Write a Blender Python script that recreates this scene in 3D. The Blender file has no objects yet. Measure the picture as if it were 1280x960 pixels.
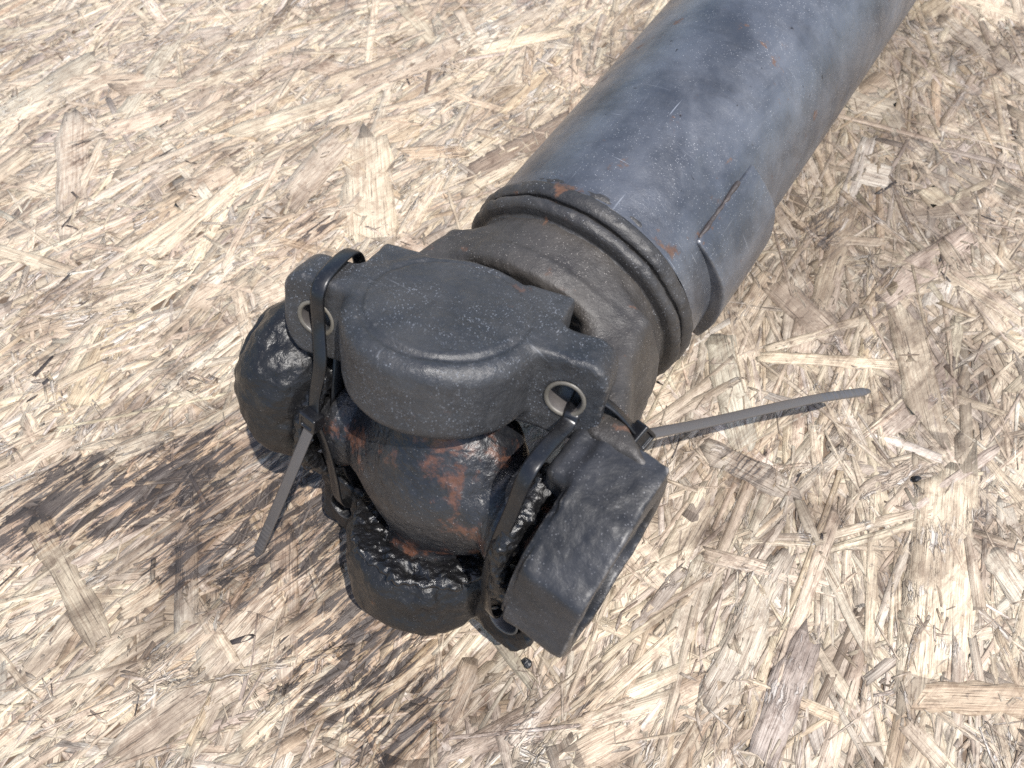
import bpy, math, random
import numpy as np
from mathutils import Matrix, Vector

random.seed(7)
rng = np.random.default_rng(11)
sc = bpy.context.scene
COL = sc.collection
R = math.radians

# ------------------------------------------------------------------ camera
cam_d = bpy.data.cameras.new('camera')
cam_d.sensor_width = 36.0
cam_d.lens = 967.0 / 1280.0 * 36.0
cam_d.clip_start, cam_d.clip_end = 0.01, 200.0
cam_d.dof.use_dof = True
cam_d.dof.focus_distance = 0.325
cam_d.dof.aperture_fstop = 15.0
cam = bpy.data.objects.new('camera', cam_d)
COL.objects.link(cam)
cam.location = (0, 0, 0.3607)
cam.rotation_euler = (R(90 - 63), 0, 0)
sc.camera = cam

# ------------------------------------------------------------------ light
SUN_EL, SUN_AZ = 69.0, 130.0            # azimuth measured from +Y towards +X
world = bpy.data.worlds.new('World')
sc.world = world
world.use_nodes = True
wn = world.node_tree
sky = wn.nodes.new('ShaderNodeTexSky')
sky.sky_type = 'NISHITA'
sky.sun_disc = False
sky.sun_elevation = R(SUN_EL)
sky.sun_rotation = R(SUN_AZ)
sky.air_density = 1.0
sky.dust_density = 1.5
wn.links.new(sky.outputs[0], wn.nodes['Background'].inputs[0])
wn.nodes['Background'].inputs[1].default_value = 0.15
sun_d = bpy.data.lights.new('sun', 'SUN')
sun_d.energy = 4.6
sun_d.angle = R(0.6)
sun_d.color = (1.0, 0.965, 0.915)
sun = bpy.data.objects.new('sun', sun_d)
COL.objects.link(sun)
sv = Vector((math.sin(R(SUN_AZ)) * math.cos(R(SUN_EL)), math.cos(R(SUN_AZ)) * math.cos(R(SUN_EL)), math.sin(R(SUN_EL))))
sun.rotation_euler = sv.to_track_quat('Z', 'Y').to_euler()
sun.location = sv * 3

sc.view_settings.view_transform = 'Standard'
sc.view_settings.look = 'None'
sc.view_settings.gamma = 1.0
sc.view_settings.exposure = 0.48
sc.cycles.use_denoising = False

# ------------------------------------------------------------------ node helper
class Mat:
    def __init__(self, name):
        self.m = bpy.data.materials.new(name)
        self.m.use_nodes = True
        self.t = self.m.node_tree
        self.b = self.t.nodes['Principled BSDF']
        self.out = self.t.nodes['Material Output']
    def n(self, kind, ins=None, **props):
        nd = self.t.nodes.new('ShaderNode' + kind)
        for k, v in props.items():
            setattr(nd, k, v)
        for k, v in (ins or {}).items():
            self.set(nd.inputs[k], v)
        return nd
    def set(self, sock, v):
        if isinstance(v, bpy.types.NodeSocket):
            self.t.links.new(v, sock)
        else:
            sock.default_value = v
    def math(self, op, a, b=0.0, clamp=False):
        return self.n('Math', {0: a, 1: b}, operation=op, use_clamp=clamp).outputs[0]
    def step(self, v, lo, hi):
        return self.n('MapRange', {0: v, 1: lo, 2: hi, 3: 0.0, 4: 1.0}, interpolation_type='SMOOTHSTEP').outputs[0]
    def rng(self, v, a, b, c, d):
        return self.n('MapRange', {0: v, 1: a, 2: b, 3: c, 4: d}).outputs[0]
    def mix(self, f, a, b, blend='MIX'):
        nd = self.n('Mix', None, data_type='RGBA', blend_type=blend)
        self.set(nd.inputs[0], f); self.set(nd.inputs[6], a); self.set(nd.inputs[7], b)
        return nd.outputs[2]
    def noise(self, vec, scale, detail=6.0, rough=0.55, dist=0.0):
        return self.n('TexNoise', {'Vector': vec, 'Scale': scale, 'Detail': detail, 'Roughness': rough, 'Distortion': dist}).outputs[0]
    def mapping(self, vec, loc=(0, 0, 0), rot=(0, 0, 0), scale=(1, 1, 1)):
        return self.n('Mapping', {'Vector': vec, 'Location': loc, 'Rotation': rot, 'Scale': scale}).outputs[0]
    def aniso(self, vec, ang, along, across, loc=(0, 0, 0)):
        nd = self.n('Mapping', {'Vector': vec, 'Location': loc, 'Rotation': (0, 0, ang), 'Scale': (1 / along, 1 / across, 1.0)}, vector_type='TEXTURE')
        return nd.outputs[0]
    def bump(self, h, strength, dist, normal=None):
        nd = self.n('Bump', {'Height': h, 'Strength': strength, 'Distance': dist})
        if normal is not None: self.set(nd.inputs['Normal'], normal)
        return nd.outputs[0]
    def vmul(self, vec, s):
        return self.n('VectorMath', {0: vec, 1: s}, operation='MULTIPLY').outputs[0]

def rgb(r, g, b): return (r, g, b, 1.0)

def metal(name, c1, c2, rough, dust=0.3, gbump=1.0, metallic=0.0, scratch=0.0, spec=.55, wet=.17, rust=0.0, rust_c=rgb(.20, .075, .025), wear=0.5, grease=0.0, bump=1.0, dust_c=rgb(.30, .30, .31), film=None, film_amt=0.0):
    m = Mat(name)
    P = m.n('TexCoord').outputs['Object']
    big = m.noise(P, 38, 8, .6)
    fine = m.noise(P, 420, 6, .65)
    col = m.mix(m.step(big, .34, .66), c1, c2)
    col = m.mix(m.math('MULTIPLY', m.step(fine, .45, .75), .25), col, m.mix(.5, col, rgb(.13, .12, .11)))
    ro = m.rng(m.noise(P, 120, 6, .6), .3, .7, rough - .10, rough + .12)
    if film:                                              # thin dry dust film, in broad wipes
        fm = m.noise(m.mapping(P, (3.1, 1.7, .4), (0.3, 0.5, 0.2), (1.0, .55, 1.0)), 30, 9, .62, .6)
        fm = m.math('MULTIPLY', m.step(fm, .40, .72), film_amt)
        col = m.mix(fm, col, film)
        ro = m.math('ADD', ro, m.math('MULTIPLY', fm, .15))
    rm = None
    if rust:
        rn = m.noise(m.mapping(P, (7.7, 2.2, 5.1)), 48, 6, .6, .5)
        rn2 = m.noise(P, 230, 8, .7)
        rm = m.math('ADD', m.math('MULTIPLY', rn, .72), m.math('MULTIPLY', rn2, .28))
        rm = m.step(rm, .66 - rust * .24, .72 - rust * .22)
        rc = m.mix(m.noise(P, 600, 4), rgb(.09, .035, .02), rust_c)
        rm = m.math('MULTIPLY', rm, .85)
        col = m.mix(rm, col, rc)
        ro = m.math('ADD', ro, m.math('MULTIPLY', rm, .3), True)
    if wear:
        geo = m.n('NewGeometry').outputs['Pointiness']
        w = m.step(m.math('ADD', geo, m.math('MULTIPLY', m.math('SUBTRACT', fine, .5), .10)), .524, .58)
        col = m.mix(m.math('MULTIPLY', w, wear), col, rgb(.27, .25, .23))
        ro = m.math('SUBTRACT', ro, m.math('MULTIPLY', w, .12 * wear))
    if dust:
        vor = m.n('TexVoronoi', {'Vector': P, 'Scale': 1900.0, 'Randomness': 1.0}, feature='F1')
        cell = m.n('SeparateColor', {0: vor.outputs['Color']}).outputs[0]
        sp = m.math('MULTIPLY', m.math('MULTIPLY', m.step(cell, .93 - dust * .16, .99), .75), m.math('SUBTRACT', 1.0, m.step(vor.outputs['Distance'], .22, .46)))
        patch = m.step(m.noise(P, 55, 4, .6), .36, .62)
        sp = m.math('MULTIPLY', sp, patch)
        col = m.mix(sp, col, dust_c)
        ro = m.math('ADD', ro, m.math('MULTIPLY', sp, .3), True)
    if scratch:
        sc1 = m.noise(m.mapping(P, (2, 3, 4), (.5, .3, .9), (900, 26, 900)), 1.0, 2, .5, .0)
        sc2 = m.noise(m.mapping(P, (7, 1, 2), (.2, .9, .1), (40, 1100, 40)), 1.0, 2, .5, .0)
        sm = m.math('MAXIMUM', m.step(sc1, .68, .74), m.step(sc2, .69, .75))
        sm = m.math('MULTIPLY', m.math('MULTIPLY', sm, m.step(m.noise(P, 26, 4, .6), .46, .62)), scratch)
        chip = m.math('MULTIPLY', m.step(m.noise(m.mapping(P, (9, 9, 1)), 190, 3, .6, .3), .69, .73), scratch)
        col = m.mix(sm, col, rgb(.30, .31, .33))
        col = m.mix(chip, col, rgb(.028, .026, .026))
        sc3 = m.step(m.noise(m.aniso(P, .2, .5, 1.6, (4, 4, 4)), 34, 7, .66, .8), .50, .66)
        col = m.mix(m.math('MULTIPLY', sc3, scratch * .40), col, m.mix(1.0, col, rgb(.45, .42, .40), 'MULTIPLY'))
    m.set(m.b.inputs['Base Color'], col)
    h = m.math('ADD', m.math('MULTIPLY', m.noise(P, 160, 8, .6), .7), m.math('MULTIPLY', m.noise(P, 900, 5, .65), .3))
    nrm = m.bump(h, .55 * bump, .0009)
    if grease:
        gn = m.noise(P, 95, 3, .55, .6)
        gm = m.math('MULTIPLY', m.step(m.noise(P, 60, 5, .6), .32, .50), grease)
        g2 = m.noise(P, 380, 2, .5, .6)
        if rm is not None: gm = m.math('MULTIPLY', gm, m.math('SUBTRACT', 1.0, rm))
        col2 = m.mix(gm, col, rgb(.007, .007, .008))
        m.set(m.b.inputs['Base Color'], col2)
        ro = m.n('Mix', None, data_type='FLOAT')
        # wet grease is glossy
        m.set(ro.inputs[0], gm); m.set(ro.inputs[2], rough); m.set(ro.inputs[3], m.rng(m.noise(P, 130, 5, .65), .35, .65, wet - .09, wet + .14))
        ro = ro.outputs[0]
        nrm = m.bump(m.math('ADD', m.math('MULTIPLY', gn, .6), m.math('MULTIPLY', g2, .40)), gbump, .0026, nrm)
    m.set(m.b.inputs['Roughness'], ro)
    m.set(m.b.inputs['Normal'], nrm)
    m.b.inputs['Specular IOR Level'].default_value = spec
    m.b.inputs['Metallic'].default_value = metallic
    return m.m

M = {}
M['tube'] = metal('worn_blue_grey_paint', rgb(.060, .065, .076), rgb(.115, .122, .138), .31, dust=.65, rust=.31, wear=.5, film=rgb(.22, .225, .24), film_amt=.42, bump=.9, metallic=.45, scratch=.85, dust_c=rgb(.45, .45, .45), rust_c=rgb(.17, .10, .06))
M['neck'] = metal('dusty_cast_iron', rgb(.023, .020, .018), rgb(.047, .041, .036), .50, dust=.5, rust=.18, wear=.5, rust_c=rgb(.14, .075, .04), film=rgb(.075, .066, .057), film_amt=.35, bump=1.8, dust_c=rgb(.34, .31, .28))
M['ring'] = metal('dark_weld_steel', rgb(.015, .014, .014), rgb(.036, .033, .031), .46, dust=.4, rust=.22, wear=.5, rust_c=rgb(.14, .07, .035), film=rgb(.065, .058, .052), film_amt=.4, bump=1.6)
M['cap_top'] = metal('dry_cast_iron', rgb(.015, .0162, .019), rgb(.030, .031, .034), .41, dust=1.35, rust=.12, wear=.8, rust_c=rgb(.08, .05, .035), film=rgb(.05, .048, .047), film_amt=.55, bump=1.7, scratch=.35, dust_c=rgb(.32, .35, .40))
M['cap_side'] = metal('oily_cast_iron', rgb(.010, .0105, .012), rgb(.028, .028, .030), .44, dust=.4, rust=.15, wear=.8, grease=.25, wet=.36, gbump=.15, spec=.42, film=rgb(.05, .052, .06), film_amt=.6, bump=.5)
M['cap_wet'] = metal('greasy_cast_iron', rgb(.006, .006, .0065), rgb(.018, .017, .016), .34, dust=.12, rust=.06, wear=.3, grease=.7, wet=.34, gbump=.4, bump=1.2, spec=.42)
M['crud'] = metal('wet_black_grease', rgb(.004, .004, .0042), rgb(.010, .0095, .009), .26, dust=.6, rust=0, wear=0, grease=.85, wet=.31, gbump=.6, bump=1.4)
M['cross'] = metal('rusty_greased_iron', rgb(.009, .010, .013), rgb(.027, .027, .029), .34, dust=.2, rust=.62, wear=.5, grease=.28, wet=.28, gbump=.4, bump=1.3, rust_c=rgb(.125, .060, .037))
M['bright'] = metal('dull_machined_edge', rgb(.075, .068, .056), rgb(.15, .135, .11), .42, dust=0, wear=0, bump=.6)
M['sleeve'] = metal('dull_bore_wall', rgb(.05, .045, .043), rgb(.10, .09, .085), .4, dust=0, wear=0, bump=.5)
M['weld'] = metal('rusty_weld', rgb(.035, .028, .026), rgb(.065, .043, .037), .6, dust=.2, rust=.18, wear=.1)

def plastic(name, c, rough):
    m = Mat(name)
    P = m.n('TexCoord').outputs['Object']
    n = m.noise(P, 250, 5, .6)
    d = m.step(m.noise(P, 900, 3, .6), .60, .72)
    m.set(m.b.inputs['Base Color'], m.mix(m.math('MULTIPLY', d, .22), c, rgb(.10, .10, .10)))
    m.set(m.b.inputs['Roughness'], m.rng(n, .3, .7, rough - .08, rough + .12))
    m.set(m.b.inputs['Normal'], m.bump(n, .3, .0004))
    m.b.inputs['Specular IOR Level'].default_value = .6
    return m.m
M['tie'] = plastic('black_nylon', rgb(.006, .006, .007), .32)
M['tail'] = plastic('black_nylon_painted_sheen', rgb(.075, .071, .071), .30)  # same black nylon, base lightened to paint in sun and sky sheen
PLACED = [
  (0.2001,0.0877,-1.887,0.1039,0.0301,0),
  (0.1957,0.0311,-0.022,0.0593,0.0123,1),
  (0.1334,0.0707,-2.054,0.0988,0.0061,0),
  (0.1682,0.0878,-1.820,0.0886,0.0051,0),
  (0.1225,0.0856,-0.282,0.0668,0.0085,2),
  (0.1186,0.0327,-2.083,0.0594,0.0142,2),
  (0.1065,0.0618,-2.187,0.0814,0.0094,2),
  (0.2310,0.0829,-1.187,0.0259,0.0126,5),
  (0.1744,0.0137,-0.921,0.0212,0.0080,0),
  (0.1591,0.2300,-0.924,0.0430,0.0187,1),
  (0.2303,0.3074,-1.509,0.0512,0.0030,3),
  (0.2122,0.2948,-0.896,0.0494,0.0048,1),
  (0.2071,0.2455,-2.218,0.0343,0.0068,1),
  (0.2374,0.2611,-2.544,0.0799,0.0184,2),
  (0.2623,0.2423,-0.876,0.0382,0.0102,1),
  (0.1700,0.1979,-0.068,0.0783,0.0069,0),
  (0.1656,0.2140,0.328,0.0623,0.0051,0),
  (0.1953,0.2769,-0.069,0.0416,0.0070,1),
  (0.2765,0.3151,0.494,0.0300,0.0041,0),
  (0.2196,0.3272,-0.337,0.0192,0.0199,5),
  (0.2520,0.3098,-0.941,0.0151,0.0148,0),
  (0.2351,0.2000,-1.964,0.0443,0.0064,0),
  (-0.2680,0.3301,-1.337,0.0993,0.0180,2),
  (-0.2700,0.2618,-0.325,0.0609,0.0080,0),
  (-0.0958,0.4563,-1.578,0.0672,0.0055,0),
  (-0.1011,0.4134,0.437,0.0474,0.0132,1),
  (-0.1155,0.3367,-2.075,0.0794,0.0205,2),
  (-0.0874,0.3174,-1.443,0.0788,0.0315,0),
  (-0.1800,0.3004,0.975,0.0834,0.0081,0),
  (-0.1835,0.3216,0.596,0.0313,0.0154,4),
  (-0.2089,0.2963,0.688,0.0328,0.0148,4),
  (-0.2364,0.3698,-2.729,0.0428,0.0144,0),
  (-0.2284,0.4451,0.265,0.0719,0.0114,2),
  (-0.1967,0.4057,-2.779,0.0660,0.0121,0),
  (-0.1331,0.3795,-2.716,0.0982,0.0141,0),
  (0.0420,0.4088,-1.639,0.0694,0.0073,1),
  (-0.0319,0.4611,-1.186,0.0314,0.0081,2),
  (0.0052,0.4443,0.299,0.0692,0.0107,0),
  (-0.0745,0.4175,0.558,0.0891,0.0201,0),
  (-0.0233,0.3872,-0.401,0.0417,0.0054,0),
  (-0.0322,0.3409,0.728,0.0917,0.0095,0),
  (0.0062,0.3484,0.605,0.0811,0.0146,3),
  (-0.0104,0.3268,0.602,0.0492,0.0095,0),
  (0.0106,0.4203,-1.643,0.0339,0.0064,1),
  (-0.2362,0.1008,0.757,0.0225,0.0222,3),
  (-0.2121,0.1262,0.740,0.0409,0.0156,3),
  (-0.2054,0.0819,-0.889,0.0735,0.0131,3),
  (-0.2065,0.0511,1.056,0.0293,0.0103,1),
  (-0.2126,0.1385,0.421,0.0880,0.0110,0),
  (-0.1704,0.0728,0.595,0.0193,0.0104,1),
  (-0.1336,0.0223,1.224,0.0201,0.0036,1),
  (-0.1717,0.0586,0.353,0.0301,0.0045,4),
  (-0.0717,0.0666,0.820,0.0218,0.0098,1),
  (-0.1030,0.0248,0.777,0.0339,0.0085,1),
  (-0.0417,0.0186,0.515,0.0171,0.0033,4),
  (0.0414,0.0251,0.369,0.0264,0.0063,4),
  (0.0597,0.0607,0.587,0.0498,0.0034,1),
  (0.0538,0.0420,0.667,0.0537,0.0053,1),
  (-0.1035,0.0724,-1.413,0.0691,0.0123,3),
  (-0.0225,0.0328,1.191,0.0262,0.0104,0),
  (0.2171,0.1311,-2.604,0.0650,0.0051,2),
  (0.1184,0.1351,-0.521,0.0507,0.0132,2),
  (0.0105,0.0240,0.814,0.0305,0.0053,5),
]
STAINS = [
  (-0.1687,0.1311,0.478,0.0428,0.0156,1.25),
  (-0.0764,0.1596,0.839,0.0482,0.0218,0.45),
  (-0.1023,0.1194,1.112,0.0464,0.0347,0.85),
  (-0.0674,0.0521,0.808,0.0356,0.0281,0.66),
  (-0.0461,0.0240,0.547,0.0283,0.0163,0.58),
  (-0.1474,0.0991,0.762,0.0298,0.0176,0.75),
  (0.2786,0.3788,0.560,0.0530,0.0317,0.12),
  (0.2160,0.2130,-0.757,0.0218,0.0169,0.12),
  (0.1197,0.1413,0.363,0.0253,0.0169,0.30),
  (-0.2673,0.3465,1.687,0.0227,0.0105,0.30),
  (-0.1142,0.2860,0.519,0.0256,0.0185,0.30),
  (0.1819,0.2835,-2.236,0.0377,0.0192,0.25),
  (-0.2229,0.1186,0.706,0.0255,0.0159,1.25),
  (0.0313,0.0303,0.643,0.0183,0.0114,0.25),
]
# ------------------------------------------------------------------ the strand board (ground)
def wood_material():
    m = Mat('weathered_wood_strand')
    P = m.n('TexCoord').outputs['Object']
    UV = m.n('UVMap', uv_map='grain').outputs[0]
    tint = m.n('Attribute', attribute_name='tint', attribute_type='GEOMETRY')
    tc, seed = tint.outputs['Color'], tint.outputs['Alpha']
    # grain along the strand (uv in metres, offset per strand)
    fib = m.noise(m.mapping(UV, (0, 0, 0), (0, 0, 0), (60, 1500, 1)), 1.0, 9, .68, .5)
    fib2 = m.noise(m.mapping(UV, (4, 9, 0), (0, 0, 0), (18, 420, 1)), 1.0, 6, .6, .6)
    spots = m.noise(P, 300, 8, .68)
    col = m.mix(1.0, tc, m.mix(m.step(fib, .30, .68), rgb(.54, .48, .45), rgb(1.15, 1.14, 1.12)), 'MULTIPLY')
    col = m.mix(m.math('MULTIPLY', m.step(fib2, .48, .66), .45), col, m.mix(1.0, col, rgb(.66, .57, .52), 'MULTIPLY'))
    # grey dirt ground into the surface, running across neighbouring strands
    dirt_n = m.noise(m.aniso(P, .75, 1.0, 2.2, (1, 2, 0)), 17, 12, .74, .6)
    dirt = m.step(m.math('ADD', m.math('MULTIPLY', dirt_n, .70), m.math('MULTIPLY', fib, .30)), .46, .60)
    col = m.mix(m.math('MULTIPLY', dirt, .72), col, m.mix(1.0, col, rgb(.54, .485, .46), 'MULTIPLY'))
    rake = m.step(m.noise(m.aniso(P, .74, 22, 620, (3, 6, 0)), 1.0, 6, .64, .4), .50, .62)
    col = m.mix(m.math('MULTIPLY', rake, .30), col, m.mix(1.0, col, rgb(.46, .41, .39), 'MULTIPLY'))
    d2 = m.step(m.noise(m.mapping(P, (8, 3, 0)), 110, 9, .70, .8), .52, .62)
    col = m.mix(m.math('MULTIPLY', d2, .50), col, m.mix(1.0, col, rgb(.48, .41, .38), 'MULTIPLY'))
    # short splits and lifted fibres: thin dark outlines of slivers, with pale dry slivers between
    warp = m.n('VectorMath', {0: m.mapping(UV, (0, 0, 0), (0, 0, 0), (120, 900, 1)), 1: m.vmul(m.n('TexNoise', {'Vector': P, 'Scale': 120.0, 'Detail': 5.0}).outputs[1], (3.5, 5.5, 0))}, operation='ADD').outputs[0]
    vo = m.n('TexVoronoi', {'Vector': warp, 'Scale': 1.0}, feature='DISTANCE_TO_EDGE').outputs['Distance']
    vc = m.n('SeparateColor', {0: m.n('TexVoronoi', {'Vector': warp, 'Scale': 1.0}, feature='F1').outputs['Color']}).outputs[0]
    rough_patch = m.step(m.math('ADD', m.noise(m.mapping(P, (4, 7, 0)), 42, 6, .65), m.math('MULTIPLY', m.math('SUBTRACT', seed, .5), .20)), .56, .68)
    sliver = m.math('MULTIPLY', m.math('SUBTRACT', 1.0, m.step(vo, .02, .11)), rough_patch)
    col = m.mix(m.math('MULTIPLY', sliver, .75), col, rgb(.075, .055, .045))
    bleach = m.math('MULTIPLY', m.math('MULTIPLY', m.step(vc, .66, .80), rough_patch), .45)
    col = m.mix(bleach, col, rgb(.62, .58, .53))
    speck = m.math('MULTIPLY', m.step(spots, .60, .70), .7)
    col = m.mix(speck, col, rgb(.10, .075, .062))
    crack = m.math('MULTIPLY', m.step(m.noise(m.mapping(UV, (2, 5, 0), (0, 0, 0), (40, 1500, 1)), 1.0, 5, .6, .3), .60, .66), .70)
    col = m.mix(crack, col, rgb(.06, .042, .032))
    # dirt lodged in the seam round every strand, broken where it is flush with its neighbour
    bo = m.n('SeparateXYZ', {0: m.n('UVMap', uv_map='border').outputs[0]})
    dmin = m.math('MINIMUM', bo.outputs[0], bo.outputs[1])
    seam_n = m.noise(m.mapping(P, (5, 1, 0)), 150, 5, .6)
    seam = m.math('SUBTRACT', 1.0, m.step(m.math('ADD', dmin, m.math('MULTIPLY', m.math('SUBTRACT', seam_n, .46), .0030)), .0, .00045), True)
    col = m.mix(m.math('MULTIPLY', seam, .52), col, rgb(.10, .074, .056))
    # oil stains: each soaked in at its own place, broken up along the fibres
    tot = None
    for (x, y, a, rx, ry, s) in STAINS:
        q = m.mapping(P, (x, y, 0), (0, 0, a), (rx * 1.35, ry * 1.35, 1.0))
        q.node.vector_type = 'TEXTURE'
        sep = m.n('SeparateXYZ', {0: q})
        d = m.math('SQRT', m.math('ADD', m.math('POWER', sep.outputs[0], 2.0), m.math('POWER', sep.outputs[1], 2.0)))
        k = m.math('MULTIPLY', m.math('SUBTRACT', 1.15, d, True), s)
        tot = k if tot is None else m.math('MAXIMUM', tot, k)
    brk = m.noise(m.aniso(P, .72, 44, 320), 1.0, 8, .66, .7)
    brk = m.math('ADD', m.math('MULTIPLY', m.step(brk, .43, .56), .66), m.math('MULTIPLY', fib2, .14))
    brk = m.math('ADD', brk, m.math('MULTIPLY', seed, .18))
    # broad grey grime: weathered area right of the tube, handled area round the joint
    gsum = None
    for (x, y, rx, s) in ((.17, .33, .18, 1.05), (.24, .42, .15, .9), (.22, .20, .10, .55), (.30, .16, .10, .35), (.12, .12, .10, .5), (-.12, .10, .15, .6), (-.02, .0, .1, .5)):
        d = m.n('VectorMath', {0: P, 1: (x, y, 0)}, operation='DISTANCE').outputs[1]
        k = m.math('MULTIPLY', m.step(d, rx * 1.3, rx * .2), s)
        gsum = k if gsum is None else m.math('MAXIMUM', gsum, k)
    gr = m.step(m.math('ADD', m.math('MULTIPLY', gsum, .35), m.math('MULTIPLY', dirt_n, .8)), .44, .74)
    col = m.mix(m.math('MULTIPLY', gr, .8), col, m.mix(1.0, col, rgb(.46, .44, .43), 'MULTIPLY'))
    soak = m.math('ADD', m.math('MULTIPLY', tot, .72), brk)
    halo = m.math('MULTIPLY', m.step(soak, .42, .75), m.step(tot, .0, .35))
    col = m.mix(m.math('MULTIPLY', halo, .50), col, m.mix(1.0, col, rgb(.62, .44, .31), 'MULTIPLY'))
    st = m.math('MULTIPLY', m.step(soak, .89, 1.03), m.step(tot, .05, .28))
    col = m.mix(m.math('MULTIPLY', st, .90), col, m.mix(fib, rgb(.022, .018, .017), rgb(.06, .048, .042)))
    m.set(m.b.inputs['Base Color'], col)
    ro = m.rng(fib, .3, .7, .62, .42)
    m.set(m.b.inputs['Roughness'], ro)
    m.b.inputs['Specular IOR Level'].default_value = .42
    h = m.math('ADD', m.math('MULTIPLY', fib, .55), m.math('ADD', m.math('MULTIPLY', fib2, .3), m.math('MULTIPLY', spots, .35)))
    h = m.math('SUBTRACT', m.math('SUBTRACT', h, m.math('MULTIPLY', crack, .5)), m.math('MULTIPLY', sliver, .6))
    h = m.math('ADD', h, m.math('MULTIPLY', m.math('MULTIPLY', vc, rough_patch), .8))
    m.set(m.b.inputs['Normal'], m.bump(h, .8, .0007))
    return m.m
M['wood'] = wood_material()

def core_material():
    m = Mat('dark_wood_core')
    P = m.n('TexCoord').outputs['Object']
    n = m.noise(P, 180, 8, .65)
    m.set(m.b.inputs['Base Color'], m.mix(n, rgb(.05, .032, .022), rgb(.20, .14, .09)))
    m.b.inputs['Roughness'].default_value = .85
    m.set(m.b.inputs['Normal'], m.bump(n, .8, .002))
    return m.m
M['core'] = core_material()

PAL = np.array([(.64, .55, .405), (.51, .41, .28), (.41, .36, .305), (.22, .168, .122), (.50, .39, .27), (.66, .62, .54), (.045, .037, .034)])

def strand_batch(cx, cy, ang, ln, wd, z, roll, pitch, th, tone, nst, ncol, jag):
    """Vertices, faces, uv and tint for many strands that share one layout: a top face of
    nst x ncol points with ragged ends and wavy edges, and a skirt of the strand's thickness."""
    n = len(cx)
    t = np.linspace(-.5, .5, nst)[None, :, None]
    c = np.linspace(-.5, .5, ncol)[None, None, :]
    U = np.repeat(np.repeat(t, n, 0), ncol, 2) * ln[:, None, None]
    V = np.repeat(np.repeat(c, n, 0), nst, 1) * wd[:, None, None]
    # ragged ends
    U[:, 0, :] += rng.normal(0, jag, (n, ncol)) * np.minimum(ln, wd * 2.5)[:, None]
    U[:, -1, :] += rng.normal(0, jag, (n, ncol)) * np.minimum(ln, wd * 2.5)[:, None]
    skew = rng.normal(0, .5, n)[:, None]
    U[:, 0, :] += skew * V[:, 0, :]; U[:, -1, :] += skew * V[:, -1, :]
    # wavy, tapering edges
    tap = 1 + rng.normal(0, .08, (n, nst))
    tap[:, 0] *= rng.uniform(.6, 1.05, n); tap[:, -1] *= rng.uniform(.6, 1.05, n)
    V = V * tap[:, :, None] + (rng.normal(0, .03, (n, nst)) * wd[:, None])[:, :, None]
    bow = rng.normal(0, .012, n)[:, None, None] * ln[:, None, None]
    V = V + bow * (2 * t) ** 2
    Z = z[:, None, None] + V * np.tan(roll)[:, None, None] + U * np.tan(pitch)[:, None, None]
    Z = Z + rng.normal(0, .00007, Z.shape) + rng.normal(0, .002, n)[:, None, None] * ln[:, None, None] * ((2 * t) ** 2 - .4)
    Z = np.clip(Z, -.0030, .0009)
    ca, sa = np.cos(ang)[:, None, None], np.sin(ang)[:, None, None]
    X = cx[:, None, None] + U * ca - V * sa
    Y = cy[:, None, None] + U * sa + V * ca
    top = np.stack([X, Y, Z], -1).reshape(n, nst * ncol, 3)
    bot = top.copy(); bot[:, :, 2] -= th[:, None]
    ring = [i * ncol for i in range(nst)] + [(nst - 1) * ncol + j for j in range(1, ncol)] + \
           [i * ncol + ncol - 1 for i in range(nst - 2, -1, -1)] + [j for j in range(ncol - 2, 0, -1)]
    nt = nst * ncol
    verts = np.concatenate([top, bot[:, ring, :]], 1)
    f = []
    for i in range(nst - 1):
        for j in range(ncol - 1):
            a = i * ncol + j
            f.append((a, a + ncol, a + ncol + 1, a + 1))
    m = len(ring)
    for k in range(m):
        a, b = ring[k], ring[(k + 1) % m]
        f.append((a, nt + k, nt + (k + 1) % m, b))
    f = np.array(f)
    off = rng.uniform(0, 40, (n, 2))
    uvt = np.stack([U, V], -1).reshape(n, nt, 2)
    uv = np.concatenate([uvt, uvt[:, ring, :]], 1) + off[:, None, :]
    mixk = np.where(rng.random((n, 1)) < .16, .85, .34)
    base = (PAL[tone] * mixk + (PAL[[0, 0, 1, 2, 5]].mean(0) * .97) * (1 - mixk)) * rng.normal(1, .06, (n, 1)) * (1 + rng.normal(0, .012, (n, 3)))
    base = np.where((np.asarray(tone) == 6)[:, None], PAL[6], base)
    base = np.clip(base, .02, .78)
    seed = rng.uniform(0, 1, n)
    col = np.concatenate([base, seed[:, None]], 1)
    col = np.repeat(col[:, None, :], verts.shape[1], 1)
    bd = np.stack([wd[:, None, None] / 2 * tap[:, :, None] - abs(V - V.mean(2, keepdims=True)), ln[:, None, None] / 2 - abs(U)], -1).reshape(n, nt, 2)
    bd = np.concatenate([bd, bd[:, ring, :] * 0], 1)
    return verts, f, uv, col, bd

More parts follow.
